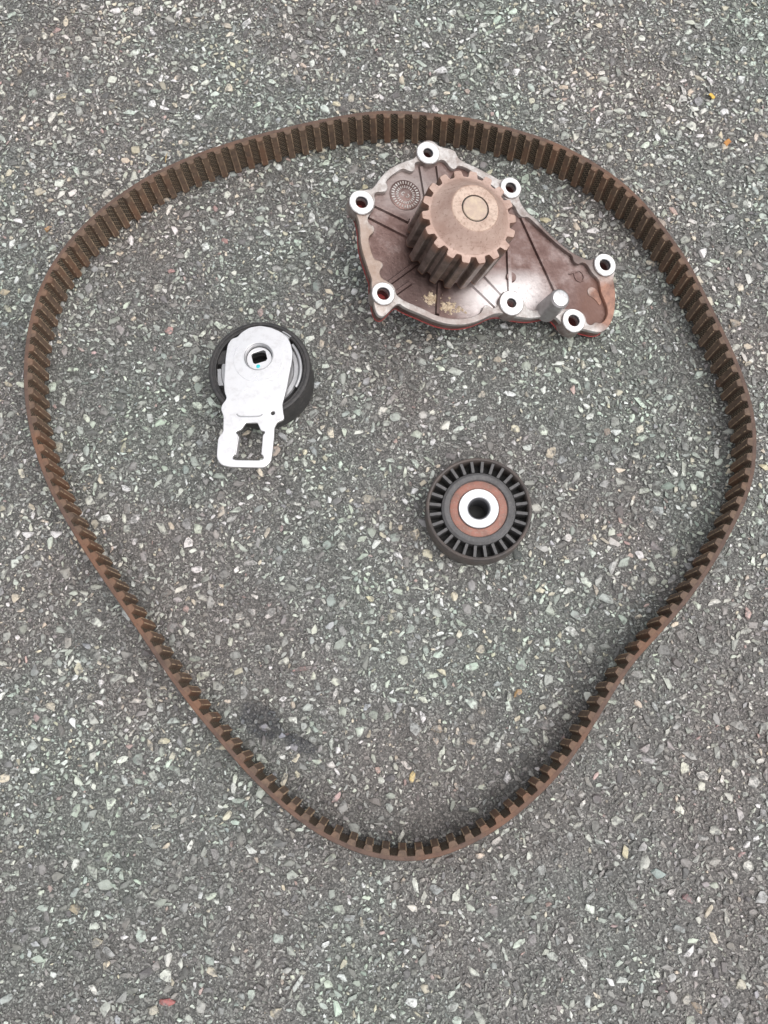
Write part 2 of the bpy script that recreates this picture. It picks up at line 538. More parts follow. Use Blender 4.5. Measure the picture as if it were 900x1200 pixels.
DX0, DX1, DY0, DY1 = -0.345, 0.385, -0.245, 0.600
def axis(lo, hi, step, far):
    core = np.arange(lo, hi, step)
    outs = []
    p, s = hi, step
    while p < far:
        outs.append(p); s *= 1.18; p += s
    ins = []
    p, s = lo - step, step
    while p > -far:
        ins.append(p); s *= 1.18; p -= s
    return np.r_[ins[::-1], core, outs]
ax, ay = axis(DX0, DX1, 0.0016, 3.0), axis(DY0, DY1, 0.0016, 3.0)
GX, GY = np.meshgrid(ax, ay, indexing='ij')
GZ = ground_height(GX, GY)
nx, ny = GX.shape

def np_mesh(name, co, faces, color=None, smooth=False):
    """faces: (F, k) index array"""
    me = bpy.data.meshes.new(name)
    F, k = faces.shape
    me.vertices.add(len(co))
    me.vertices.foreach_set('co', np.ascontiguousarray(co, dtype=np.float32).ravel())
    me.loops.add(F * k)
    me.loops.foreach_set('vertex_index', np.ascontiguousarray(faces, dtype=np.int32).ravel())
    me.polygons.add(F)
    me.polygons.foreach_set('loop_start', np.arange(0, F * k, k, dtype=np.int32))
    me.polygons.foreach_set('use_smooth', np.full(F, smooth, dtype=bool))
    if color is not None:
        at = me.color_attributes.new('Col', 'FLOAT_COLOR', 'POINT')
        at.data.foreach_set('color', np.ascontiguousarray(np.c_[color, np.ones(len(color))], dtype=np.float32).ravel())
    me.update(calc_edges=True)
    me.validate()
    return me

idx = np.arange(nx * ny).reshape(nx, ny)
quads = np.stack([idx[:-1, :-1], idx[1:, :-1], idx[1:, 1:], idx[:-1, 1:]], -1).reshape(-1, 4)
ground = link('ground', np_mesh('ground', np.stack([GX, GY, GZ], -1).reshape(-1, 3), quads, smooth=True), None, ['binder'])
ground['kind'] = 'structure'
ground['label'] = 'grey worn asphalt with pale stone chippings'

# ------------------------------------------------------------------ asphalt stones
def hull_variant(n, seed):
    r = np.random.default_rng(seed)
    v = r.normal(size=(n, 3))
    v /= np.linalg.norm(v, axis=1)[:, None]
    v *= r.uniform(0.74, 1.06, (n, 1))
    v[:, 0] += 0.25 * r.normal() * v[:, 1]
    v[:, 2] = np.clip(v[:, 2], -0.6, 0.45 + 0.12 * r.random(n))
    bm = bmesh.new()
    for p in v:
        bm.verts.new(p)
    res = bmesh.ops.convex_hull(bm, input=bm.verts)
    loose = [x for x in bm.verts if not x.link_faces]
    bmesh.ops.delete(bm, geom=loose, context='VERTS')
    bmesh.ops.triangulate(bm, faces=bm.faces)
    bmesh.ops.recalc_face_normals(bm, faces=bm.faces)
    bm.verts.ensure_lookup_table()
    bm.verts.index_update()
    co = np.array([x.co[:] for x in bm.verts])
    fa = np.array([[x.index for x in f.verts] for f in bm.faces])
    bm.free()
    return co, fa
VAR = [hull_variant(11, 100 + i) for i in range(40)]
VAR_BIG = [hull_variant(16, 300 + i) for i in range(24)]

PAL = 1.42 * np.array([(0.41, 0.44, 0.39), (0.60, 0.62, 0.56), (0.29, 0.305, 0.285), (0.29, 0.30, 0.30), (0.46, 0.42, 0.34), (0.36, 0.27, 0.25), (0.11, 0.108, 0.105), (0.31, 0.335, 0.305), (0.22, 0.215, 0.205), (0.48, 0.51, 0.46)])
PW = np.array([0.18, 0.09, 0.18, 0.07, 0.045, 0.025, 0.07, 0.09, 0.14, 0.11])
PW = PW / PW.sum()
def stone_colour(n, x=None, y=None):
    k = RNG.choice(len(PAL), n, p=PW)
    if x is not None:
        # more pale bare stone in worn patches; far-end rise also paints in brighter light
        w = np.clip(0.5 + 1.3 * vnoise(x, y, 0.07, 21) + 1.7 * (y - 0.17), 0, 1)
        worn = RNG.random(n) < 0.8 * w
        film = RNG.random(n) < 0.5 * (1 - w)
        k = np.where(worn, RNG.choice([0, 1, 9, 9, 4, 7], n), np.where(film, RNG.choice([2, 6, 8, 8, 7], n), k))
    c = PAL[k]
    return np.clip(c * RNG.uniform(0.70, 1.25, (n, 1)) * RNG.uniform(0.96, 1.04, (n, 3)), 0.03, 0.82)

# stones seen one by one in the photograph, plus lavender glint stand-ins in the dent: x, y (mm), length, width, angle, colour
PINK, WHITE, CREAM, YEL, ORG, BLUE, BEIGE, RED, MAROON, GREY, TEAL = ((0.52, 0.31, 0.29), (0.74, 0.73, 0.70), (0.66, 0.60, 0.42), (0.70, 0.58, 0.28), (0.60, 0.36, 0.17), (0.50, 0.53, 0.56), (0.52, 0.43, 0.32), (0.45, 0.16, 0.15), (0.25, 0.15, 0.15), (0.30, 0.31, 0.31), (0.36, 0.44, 0.42))
NAMED = [(-55.5, 25.4, 13, 4.2, 12, PINK), (-11.7, 63.9, 7, 4, -35, CREAM), (71.6, 1.7, 7, 5, 70, ORG), (5.6, -40.8, 8, 4.5, 55, YEL), (22.1, -15.5, 8, 7, 20, BEIGE), (-41.5, -31, 6.5, 5, -20, WHITE),
 (-36.3, 9.6, 9.5, 3.8, 75, WHITE), (-18.1, .4, 6.5, 4.5, 30, BLUE), (-39, 36.9, 6, 4.5, 60, WHITE), (-98.1, -40, 7.5, 4.5, 75, WHITE), (108.7, 35.9, 10.5, 6, -15, WHITE), (140.4, 88.7, 9, 6.5, -20, WHITE),
 (-208.7, 438.7, 8, 6, 0, CREAM), (-120.1, 431.5, 9, 5.5, 5, WHITE), (-216.9, 333.9, 6, 6, 0, ORG), (-244.4, 287.8, 8, 6, 0, BEIGE), (-155, 509.2, 8.5, 7, 20, WHITE), (-208, 489.6, 6, 5.5, 0, WHITE),
 (-132.2, 295, 7, 4, 0, PINK), (-95.4, 314.6, 6, 5, 0, PINK), (-134.2, 251.3, 8, 6, 30, PINK), (178.6, 256.6, 10, 9, 0, (0.40, 0.41, 0.39)), (191.6, 213.9, 8, 8, 0, GREY), (234.7, 301.8, 7.5, 6, 10, WHITE), (222.5, 305.4, 7, 5.5, 0, WHITE),
 (183.1, 130.5, 12, 4.2, -52, WHITE), (239.4, 129.8, 7, 6, 0, CREAM), (136.1, 171.5, 6.5, 5, 0, WHITE), (-189.8, -75.7, 7.5, 5, 80, WHITE), (-180.2, -79.5, 12, 6, -60, (0.50, 0.51, 0.46)), (-189.3, -99.6, 8.5, 7, 0, BEIGE),
 (-152.2, -94.8, 9, 5, -20, (0.58, 0.6, 0.55)), (-172.4, -152.1, 10.5, 7, 45, (0.55, 0.58, 0.53)), (-137.8, -150.5, 11, 5, -15, RED), (-169.8, -122.8, 9, 7, 0, (0.42, 0.43, 0.42)), (167.8, -85, 8, 5.5, 0, (0.55, 0.58, 0.56)),
 (123.5, -89.3, 7, 6.5, 60, CREAM), (172.5, -98, 9, 6, 0, (0.42, 0.43, 0.40)), (182.3, -105.8, 7.5, 5, 100, WHITE), (140.1, -102.1, 9.5, 6.5, -20, TEAL), (146.1, -112.3, 5.5, 4.5, 0, WHITE), (154.3, -116, 7, 7, 0, MAROON),
 (146.1, -166.3, 8, 6, 30, (0.48, 0.48, 0.43)), (150.5, -171.2, 8, 7, 0, BEIGE), (176.3, -161.4, 7, 6.5, 80, (0.60, 0.60, 0.50)),
 (128, 66, 9, 6, 40, (0.55, 0.56, 0.53)), (47.0-101.0, 317.0, 5, 4, 0, (0.62, 0.58, 0.45)), (137, 73, 10, 7, 60, (0.56, 0.57, 0.55)), (131, 55, 11, 9, 0, (0.48, 0.5, 0.48)), (112, 93, 8, 6, 0, WHITE), (95, 88, 10, 6, 0, (0.5, 0.5, 0.48)), (-73, 60, 9, 7, 10, WHITE), (-85, 61, 6.5, 6, 0, WHITE), (-80, -7, 8, 6, -20, (0.27, 0.265, 0.30)), (-62, -20, 7, 6, 0, (0.34, 0.33, 0.36)), (-69, -13, 5, 4, 0, (0.33, 0.33, 0.38)), (2.1, 348.5, 6, 5, 0, CREAM), (123.7, 313.1, 9, 5, -25, (0.55, 0.5, 0.33)), (163.9, 265.2, 5, 4.5, 0, (0.6, 0.58, 0.5)), (135.2, 372.4, 8, 6, 0, (0.38, 0.26, 0.24))]  # lavender-grey stones in the dent are added as glints on the tar

cellsize = 0.008
grid = {}
def fits(x, y, r, slack):
    i, j = int(x / cellsize + 1000), int(y / cellsize + 1000)
    for a in (i - 1, i, i + 1):
        for b in (j - 1, j, j + 1):
            for (px, py, pr) in grid.get((a, b), ()):
                if (px - x) ** 2 + (py - y) ** 2 < ((pr + r) * slack) ** 2:
                    return False
    return True
def put(x, y, r):
    grid.setdefault((int(x / cellsize + 1000), int(y / cellsize + 1000)), []).append((x, y, r))

stones = []    # x, y, a, b, angle, colour, big
for x, y, a, b, an, c in NAMED:
    stones.append((x * MM, y * MM, a / 2 * MM, b / 2 * MM, math.radians(an), c, True))
    put(x * MM, y * MM, (a + b) / 4 * MM)
def dent(x, y):
    for cx, cy, rx, ry, an in ((-0.082, -0.003, 0.0155, 0.010, -38), (-0.059, -0.018, 0.014, 0.0048, -28)):
        c, s = math.cos(math.radians(an)), math.sin(math.radians(an))
        u = ((x - cx) * c + (y - cy) * s) / rx
        v = (-(x - cx) * s + (y - cy) * c) / ry
        if u * u + v * v < 1:
            return True
    return False
def scatter(n, lo, hi, power, box, slack):
    sz = lo + (hi - lo) * RNG.random(n) ** power
    sz = np.sort(sz)[::-1]
    xs = RNG.uniform(box[0], box[1], n); ys = RNG.uniform(box[2], box[3], n)
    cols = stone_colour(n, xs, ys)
    keep = 0.42 + 0.9 * vnoise(xs, ys, 0.023, 31) + 0.7 * vnoise(xs, ys, 0.06, 32) + 0.8 * (RNG.random(n) - 0.5) + 0.5 * (ys - 0.15)
    asp = RNG.uniform(0.42, 0.95, n); an = RNG.uniform(0, math.pi, n)
    for k in range(n):
        a = sz[k] / 2 * MM
        b = a * asp[k]
        r = (a + b) / 2
        x, y = xs[k], ys[k]
        dn = dent(x, y)
        if (dn and sz[k] > 4.5) or keep[k] < 0 or not fits(x, y, r, slack):
            continue
        if dn:
            cols[k] = cols[k] * 0.30 * np.array([0.95, 0.97, 1.10])
        put(x, y, r)
        stones.append((x, y, a, b, an[k], tuple(cols[k]), False))
BOX = (DX0, DX1, DY0, DY1)
scatter(10000, 5.0, 10.0, 1.9, BOX, 0.85)
scatter(46000, 3.2, 5.0, 1.1, BOX, 0.76)
scatter(90000, 1.6, 3.0, 1.2, BOX, 0.78)
# looser margin out of the frame
for bx in ((-0.75, DX0, -0.6, 0.95), (DX1, 0.8, -0.6, 0.95), (DX0, DX1, -0.6, DY0), (DX0, DX1, DY1, 0.95)):
    ar = (bx[1] - bx[0]) * (bx[3] - bx[2])
    scatter(int(ar * 14000), 3.2, 8.0, 2.2, bx, 0.97)

def stone_geo(s, vi):
    x, y, a, b, an, c, big = s
    vs = VAR_BIG if (big or a > 0.0026) else VAR
    co, fa = vs[vi % len(vs)]
    h = 0.75 * b
    top = RNG.uniform(0.15, 0.75) * MM * min(1.0, 0.45 + a / 0.004)
    if big:
        top = 0.7 * MM
    P = co * np.array([a, b, h])
    t1, t2 = RNG.normal(0, 0.07), RNG.normal(0, 0.07)
    P[:, 2] += P[:, 0] * t1 + P[:, 1] * t2
    cs, sn = math.cos(an), math.sin(an)
    P = np.c_[P[:, 0] * cs - P[:, 1] * sn, P[:, 0] * sn + P[:, 1] * cs, P[:, 2]]
    P[:, 2] += top - 0.45 * h
    return P, fa
SX = np.array([s[0] for s in stones]); SY = np.array([s[1] for s in stones])
SZ = ground_height(SX, SY)
# the ~300 that show largest become pieces of their own; the rest stay one part
inview = [i for i in range(len(stones)) if -0.26 + 0 < SX[i] < 0.30 and -0.175 < SY[i] < 0.52]
order = sorted(inview, key=lambda i: -(1e3 if stones[i][6] else 0) - stones[i][2] * stones[i][3] / (0.62 + SY[i]))
single = set(order[:298])
VC, FC, CC = [], [], []
off = 0
for i, s in enumerate(stones):
    P, fa = stone_geo(s, i * 7 + 3)
    base = max(SZ[i], -0.0015) + 0.00055
    if i in single:
        me = np_mesh('stone', P, fa, np.tile(np.array(s[5]), (len(P), 1)))
        o = link('stone', me, ground, ['stone'])
        o.location = (s[0], s[1], base)
    else:
        P = P + np.array([s[0], s[1], base])
        VC.append(P); FC.append(fa + off); CC.append(np.tile(np.array(s[5]), (len(P), 1)))
        off += len(P)
chips = link('stone_chippings', np_mesh('stone_chippings', np.concatenate(VC), np.concatenate(FC), np.concatenate(CC)), ground, ['stone'])
chips['kind'] = 'stuff'

# fine grit: three-sided frusta
NG = 150000
gx = RNG.uniform(DX0, DX1, NG); gy = RNG.uniform(DY0, DY1, NG)
gr = (0.28 + 0.72 * RNG.random(NG) ** 2.2) * MM
ga = RNG.uniform(0, 2 * math.pi, NG)
gz = ground_height(gx, gy)
V = np.zeros((NG, 6, 3))
for k in range(3):
    an = ga + 2 * math.pi * k / 3 + RNG.uniform(-0.45, 0.45, NG)
    rr = gr * RNG.uniform(0.75, 1.25, NG)
    V[:, k, 0] = gx + np.cos(an) * rr; V[:, k, 1] = gy + np.sin(an) * rr
    V[:, k, 2] = gz - 0.0003
    tr = rr * RNG.uniform(0.35, 0.85, NG)
    V[:, k + 3, 0] = gx + np.cos(an) * tr; V[:, k + 3, 1] = gy + np.sin(an) * tr
    V[:, k + 3, 2] = gz + gr * RNG.uniform(0.25, 0.85, NG)
tri = np.array([(3, 4, 5), (0, 1, 4), (0, 4, 3), (1, 2, 5), (1, 5, 4), (2, 0, 3), (2, 3, 5)])
FG = (np.arange(NG)[:, None, None] * 6 + tri[None]).reshape(-1, 3)
gdent = np.array([0.4 if dent(a, b) else 1.0 for a, b in zip(gx, gy)])[:, None]
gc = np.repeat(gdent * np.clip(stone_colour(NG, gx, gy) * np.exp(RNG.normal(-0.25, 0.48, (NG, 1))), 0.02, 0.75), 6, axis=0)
grit = link('grit', np_mesh('grit', V.reshape(-1, 3), FG, gc), ground, ['stone'])
grit['kind'] = 'stuff'

# ------------------------------------------------------------------ timing belt
BELT = [(25.6,387.0),(37.3,385.5),(48.8,383.5),(60.4,381.1),(71.8,378.4),(83.0,374.9),(94.0,370.8),(104.9,366.4),(115.7,361.7),(126.2,356.5),(136.3,350.5),(145.8,343.7),(155.0,336.3),(163.6,328.4),(171.5,319.7),(178.7,310.4),(185.1,300.6),(190.7,290.3),(195.9,279.8),(200.8,269.1),(205.0,258.1),(208.6,246.9),(211.8,235.6),(215.1,224.3),(218.2,213.0),(221.2,201.6),(223.8,190.1),(225.9,178.6),(227.3,166.9),(227.7,155.2),(226.9,143.5),(224.9,132.0),(221.8,120.7),(217.4,109.9),(211.8,99.6),(205.4,89.7),(198.7,80.1),(191.7,70.6),(184.3,61.5),(176.5,52.7),(168.3,44.3),(159.8,36.2),(151.0,28.3),(142.2,20.6),(133.7,12.5),(125.9,3.8),(118.5,-5.4),(111.2,-14.6),(103.8,-23.8),(96.2,-32.7),(88.0,-41.1),(79.2,-48.9),(69.9,-56.1),(60.2,-62.7),(50.0,-68.6),(39.5,-73.7),(28.5,-77.8),(17.2,-80.8),(5.6,-82.1),(-6.0,-81.5),(-17.4,-79.2),(-28.5,-75.4),(-39.1,-70.4),(-49.1,-64.4),(-58.5,-57.4),(-67.4,-49.7),(-75.9,-41.5),(-84.0,-33.0),(-91.7,-24.1),(-99.1,-15.0),(-106.4,-5.8),(-113.7,3.5),(-120.6,12.9),(-127.3,22.6),(-133.8,32.4),(-140.2,42.3),(-146.6,52.2),(-153.0,62.1),(-159.5,71.8),(-166.0,81.6),(-172.4,91.5),(-178.7,101.5),(-184.7,111.6),(-190.5,121.8),(-196.0,132.2),(-201.1,142.8),(-205.4,153.7),(-209.1,164.9),(-212.3,176.2),(-214.8,187.7),(-216.6,199.3),(-217.6,211.0),(-217.9,222.7),(-217.4,234.4),(-216.1,246.1),(-214.0,257.7),(-211.1,269.0),(-207.1,280.0),(-202.0,290.6),(-195.8,300.5),(-188.8,309.9),(-181.0,318.7),(-172.6,326.9),(-163.6,334.4),(-154.1,341.4),(-144.3,347.8),(-134.0,353.5),(-123.5,358.6),(-112.6,363.0),(-101.5,367.0),(-90.3,370.4),(-78.9,373.5),(-67.5,376.2),(-55.9,378.6),(-44.4,380.9),(-32.8,383.0),(-21.2,384.8),(-9.5,386.3),(2.2,387.4),(13.9,387.7)]
N_TEETH, BELT_H, BACK, TOOTH_H = 144, 25.4, 2.6, 3.1
bp = np.array(BELT)
def closed_resample(p, n):
    """periodic Catmull-Rom, then even arc length"""
    q = []
    k = len(p)
    for i in range(k):
        p0, p1, p2, p3 = p[i - 1], p[i], p[(i + 1) % k], p[(i + 2) % k]
        for t in np.linspace(0, 1, 12, endpoint=False):
            q.append(0.5 * ((2 * p1) + (-p0 + p2) * t + (2 * p0 - 5 * p1 + 4 * p2 - p3) * t * t + (-p0 + 3 * p1 - 3 * p2 + p3) * t ** 3))
    q = np.array(q)
    s = np.r_[0, np.cumsum(np.hypot(*np.diff(np.r_[q, q[:1]], axis=0).T))]
    u = np.linspace(0, s[-1], n + 1)[:-1]
    return np.stack([np.interp(u, s, np.r_[q[:, i], q[:1, i]]) for i in (0, 1)], 1), s[-1]
SUB = 6
path, blen = closed_resample(bp, N_TEETH * SUB)
tan = np.roll(path, -1, 0) - np.roll(path, 1, 0)
tan /= np.linalg.norm(tan, axis=1)[:, None]
nin = np.stack([tan[:, 1], -tan[:, 0]], 1)       # path runs clockwise: inward normal
belt_root = empty('timing_belt', Matrix.Translation((0, 0.15, 0.0)), 'brown toothed timing belt lying in a big loop on edge around the other parts', 'timing belt')
ORG_B = np.array([0.0, 150.0])
Z0 = 0.2
def belt_lift(i):
    return 0.25 * math.sin(i * 2 * math.pi / len(path) * 5 + 1.0)
bm = bmesh.new()
uvl = bm.loops.layers.uv.new('UVMap')
# cross-section of the band: outer-bottom, outer-top (chamfered), inner-top, inner-bottom
sec = [(0.0, Z0), (0.0, BELT_H - 0.5), (0.35, BELT_H), (BACK - 0.25, BELT_H), (BACK, BELT_H - 0.3), (BACK, Z0)]
rings = []
for i in range(len(path)):
    rings.append([bm.verts.new(((path[i, 0] - ORG_B[0] + nin[i, 0] * d) * MM, (path[i, 1] - ORG_B[1] + nin[i, 1] * d) * MM, (z + belt_lift(i)) * MM)) for d, z in sec])
for i in range(len(path)):
    a, b = rings[i], rings[(i + 1) % len(path)]
    for k in range(len(sec)):
        k2 = (k + 1) % len(sec)
        f = bm.faces.new((a[k], a[k2], b[k2], b[k]))
        f.smooth = True
        f.material_index = 1 if k == 4 else 0
        u0, u1 = i * blen / len(path) * MM, (i + 1) * blen / len(path) * MM
        for lo, (uu, vv) in zip(f.loops, ((u0, sec[k][1]), (u0, sec[k2][1]), (u1, sec[k2][1]), (u1, sec[k][1]))):
            lo[uvl].uv = (uu, vv * MM + sec[k][0] * MM)
bmesh.ops.recalc_face_normals(bm, faces=bm.faces)
me = bpy.data.meshes.new('band')
bm.to_mesh(me)
bm.free()
me.set_sharp_from_angle(angle=math.radians(35))
link('band', me, belt_root, ['belt_back', 'weave'])

def tooth_mesh(seed):
    """x along the belt, y inward, z up; root at y=0"""
    r = random.Random(seed)
    bm = bmesh.new()
    prof = [(-2.85, -0.15), (-2.5, 0.5), (-2.1, 2.3), (-1.75, TOOTH_H - 0.12), (-1.2, TOOTH_H), (1.2, TOOTH_H), (1.75, TOOTH_H - 0.12), (2.1, 2.3), (2.5, 0.5), (2.85, -0.15)]
    zs = [Z0 + 0.1, 6, 12, 18, 22.5, BELT_H - 0.45, BELT_H - 0.06]
    rows = []
    for j, z in enumerate(zs):
        w = [(x + r.uniform(-.06, .06), max(-.15, y - (0.28 if j == len(zs) - 1 and y > 0.2 else 0) + (r.uniform(-.05, .05) if y > 0 else 0))) for x, y in prof]
        rows.append([bm.verts.new((x * MM, y * MM, z * MM)) for x, y in w])
    for a, b in zip(rows, rows[1:]):
        for k in range(len(prof) - 1):
            bm.faces.new((a[k], a[k + 1], b[k + 1], b[k]))
    bm.faces.new(rows[-1])
    bm.faces.new(rows[0][::-1])
    bmesh.ops.recalc_face_normals(bm, faces=bm.faces)
    # worn fabric threads showing as beads along both tooth corners
    for sx in (-1, 1):
        z = 1.5 + r.uniform(0, .8)
        while z < BELT_H - 1.2:
            if r.random() < 0.8:
                s = r.uniform(0.36, 0.56)
                c = Vector((sx * 1.85, TOOTH_H - 0.22, z))
                ps = [bm.verts.new((c + Vector(d) * s) * MM) for d in ((1, 0, 0), (-1, 0, 0), (0, 1, 0), (0, -1, 0), (0, 0, 1.3), (0, 0, -1.3))]
                for a, b, cc in ((0, 2, 4), (2, 1, 4), (1, 3, 4), (3, 0, 4), (2, 0, 5), (1, 2, 5), (3, 1, 5), (0, 3, 5)):
                    f = bm.faces.new((ps[a], ps[b], ps[cc]))
                    f.material_index = 1
            z += 1.35
    me = bpy.data.meshes.new('tooth')
    bm.to_mesh(me)
    bm.free()
    for k in ('belt_tooth', 'belt_thread'):
        me.materials.append(M[k])
    return me
TOOTH = [tooth_mesh(s) for s in range(9)]
for k in range(N_TEETH):
    i = k * SUB + 3
    o = link('tooth', TOOTH[random.randrange(9)], belt_root)
    px = (path[i] - ORG_B + nin[i] * (BACK - 0.02)) * MM
    ex = Vector((tan[i, 0], tan[i, 1], 0)); ey = Vector((nin[i, 0], nin[i, 1], 0))
    mt = Matrix((-ex, ey, Vector((0, 0, 1)))).transposed().to_4x4()
    mt.translation = Vector((px[0], px[1], belt_lift(i) * MM))
    o.matrix_local = mt

# ------------------------------------------------------------------ water pump
PUMP_OUT = [(-61.5,27.3),(-60.4,31.1),(-56.7,33.8),(-52.7,34.8),(-50.0,35.0),(-46.9,35.9),(-44.3,39.2),(-40.9,44.1),(-35.5,49.4),(-29.4,53.1),(-21.8,56.3),(-17.9,58.1),(-16.1,61.6),(-15.1,66.3),(-11.9,69.6),(-7.3,70.7),(-4.0,69.2),(-1.4,66.5),(8.7,65.4),(10.0,60.3),(13.1,57.6),(20.9,54.6),(28.6,51.0),(33.6,48.4),(37.5,46.3),(41.1,48.0),(45.3,48.8),(49.6,47.0),(51.6,43.6),(50.8,38.3),(49.1,33.6),(53.6,25.7),(59.7,21.3),(64.9,14.6),(72.5,7.3),(81.3,0.1),(88.1,-3.7),(93.9,-5.8),(99.0,-3.9),(102.2,-1.7),(106.3,-1.0),(110.7,-2.9),(113.0,-6.9),(112.0,-12.8),(109.8,-18.7),(110.6,-24.5),(109.9,-33.8),(107.1,-44.2),(102.7,-51.2),(96.9,-54.7),(88.7,-53.1),(84.0,-52.0),(77.9,-53.8),(72.2,-51.9),(68.7,-46.0),(65.3,-43.5),(61.4,-43.3),(56.6,-44.5),(50.1,-45.6),(44.4,-45.2),(37.6,-44.3),(32.6,-42.7),(27.3,-42.7),(22.7,-44.2),(16.4,-47.3),(10.1,-49.6),(2.7,-50.8),(-4.6,-50.5),(-11.9,-48.9),(-18.8,-46.0),(-22.4,-44.3),(-29.2,-41.6),(-33.4,-39.5),(-36.4,-37.0),(-45.2,-46.5),(-48.7,-45.9),(-50.3,-43.2),(-51.1,-39.9),(-51.5,-31.3),(-52.1,-27.0),(-51.3,-22.6),(-52.6,-19.0),(-54.4,-11.9),(-56.1,-5.4),(-57.0,2.1),(-56.6,9.2),(-57.2,15.2),(-59.0,20.8)]
PUMP_INN = [(-46.1,31.3),(-45.3,33.6),(-41.6,34.0),(-38.2,34.5),(-37.0,37.6),(-38.3,40.7),(-35.3,44.4),(-29.7,48.6),(-26.1,50.7),(-23.1,49.0),(-20.2,48.6),(-18.5,51.0),(-18.6,54.6),(-15.7,56.0),(-12.0,53.7),(-9.2,53.6),(-5.2,55.3),(-1.6,58.1),(1.8,57.5),(4.8,52.4),(8.1,52.1),(10.1,55.1),(16.2,53.2),(21.6,49.4),(29.8,44.1),(35.1,39.8),(38.7,34.8),(45.9,29.9),(47.6,24.2),(50.9,21.5),(53.9,22.8),(59.3,17.8),(65.8,11.1),(72.3,5.0),(80.0,-1.1),(82.8,-2.7),(82.9,-6.8),(86.3,-9.0),(88.9,-7.1),(92.4,-8.2),(95.3,-14.5),(100.3,-19.0),(100.0,-27.1),(102.8,-33.9),(103.9,-40.8),(100.8,-46.6),(97.0,-48.4),(94.1,-47.3),(91.4,-49.6),(87.9,-49.1),(87.3,-43.4),(84.1,-40.1),(78.9,-38.5),(74.1,-39.5),(69.5,-38.1),(63.5,-39.3),(55.8,-40.6),(47.8,-40.2),(46.1,-34.1),(42.0,-28.0),(35.8,-27.3),(30.9,-31.1),(29.5,-36.1),(26.1,-39.4),(23.9,-39.4),(22.4,-37.4),(18.7,-38.0),(17.3,-41.8),(14.5,-44.0),(9.1,-45.9),(1.4,-47.2),(-7.9,-46.2),(-14.3,-44.2),(-17.9,-42.1),(-27.5,-37.9),(-32.5,-35.8),(-37.1,-32.2),(-37.3,-27.3),(-41.3,-24.1),(-45.9,-21.5),(-46.2,-17.2),(-44.0,-14.9),(-43.8,-12.2),(-46.2,-10.5),(-49.0,-10.2),(-50.2,-5.9),(-51.4,-0.8),(-51.6,4.5),(-47.8,7.4),(-47.5,11.3),(-50.5,12.4),(-51.6,16.0),(-49.5,19.5),(-46.8,22.9),(-45.7,27.4)]
PN = Vector((0.23286493, -0.10063931, 0.96728778)).normalized()
PE1 = Vector((0.97250909, 0.02409784, -0.2316147)).normalized()
PE2 = PN.cross(PE1)
PC = Vector((0.05299413, 0.27490806, 0.04075802))
pm = Matrix((PE1, PE2, PN)).transposed().to_4x4()
pm.translation = PC
pump = empty('water_pump', pm, 'brown stained metal water pump with toothed sprocket, tilted inside top of the belt loop', 'water pump')
BOSS = [(-54.8, 25.5, 7.8, 3.7), (-9.8, 60.8, 7.5, 3.1), (43.7, 40.6, 7.1, 3.5), (104.2, -9.3, 7.7, 3.8), (78.0, -47.4, 7.8, 3.8), (36.8, -36.6, 8.1, 3.0), (-45.3, -32.5, 7.2, 3.9)]
out_s = smooth_loop(PUMP_OUT, 2)
inn_s = smooth_loop(PUMP_INN, 2)
holes = [circle(x, y, h, 28) for x, y, r, h in BOSS]
me = flat_solid([offset_loop(out_s, -0.25)] + holes, -10.6, -5.0, 0.3)
housing = link('housing_plate', me, pump, ['floor'])
me = flat_solid([out_s, inn_s] + holes, -5.6, -2.0, 0.45)
rim = link('raised_rim', me, pump, ['rim'])
me = flat_solid([offset_loop(out_s, 0.1)] + [circle(0, 0, 30, 48)], -11.3, -10.62, 0.1)
link('gasket', me, pump, ['gasket'])
for x, y, r, h in BOSS:
    me = lathe([(h, -10.5), (h, -0.35), (h + 0.35, 0.0), (r - 0.5, 0.0), (r, -0.5), (r + 0.35, -9.5), (r - 0.2, -10.55)], 40, True, 30, [2, 0, 0, 0, 1, 1, 1])
    o = link('bolt_boss', me, pump, ['machined', 'boss_side', 'bore'])
    o.location = (x * MM, y * MM, 0)
# cast ribs on the plate
RIBS = [((-47.5, 27.5), (-24.3, 16.8), 3.0), ((-50.2, 18.8), (-24.6, 6.1), 2.4), ((-14.1, 54.2), (-12.0, 30), 2.6), ((-2.8, 55), (-1.7, 32), 2.6), ((-40.9, -24.5), (-20.7, -9.6), 3.0), ((-37.5, -31.0), (-26.4, -23.2), 2.6),
        ((18, -12), (33.1, -29.2), 3.0), ((10.3, -19.9), (28.6, -38.5), 2.4), ((38.1, -29.5), (40.7, 14), 2.8), ((50.2, 24.8), (74.9, -41), 2.4), ((-8, -20), (-11, -44), 2.2)]
for p, q, w in RIBS:
    link('rib', bar(p, q, w + 0.9, -5.3, -3.3), pump, ['floor'])
for x, y, r in ((39.8, -17.9, 3.3), (73.6, -29.9, 3.2)):
    o = link('ejector_pad', lathe([(0, -3.45), (r - .3, -3.45), (r, -3.8), (r + .2, -5.3)], 28), pump, ['floor'])
    o.location = (x * MM, y * MM, 0)
# fillet round the boss on the floor is left by the tall locating peg
peg = link('locating_peg', lathe([(0, 17.2), (5.0, 17.2), (6.1, 16.2), (6.4, 13.5), (6.9, -5.3)], 36), pump, ['peg'])
peg.location = (61.6 * MM, -40.0 * MM, 0)
o = link('peg_tip', lathe([(0, 17.5), (4.6, 17.45), (5.0, 17.25), (5.0, 16.9)], 32), peg, ['machined'])
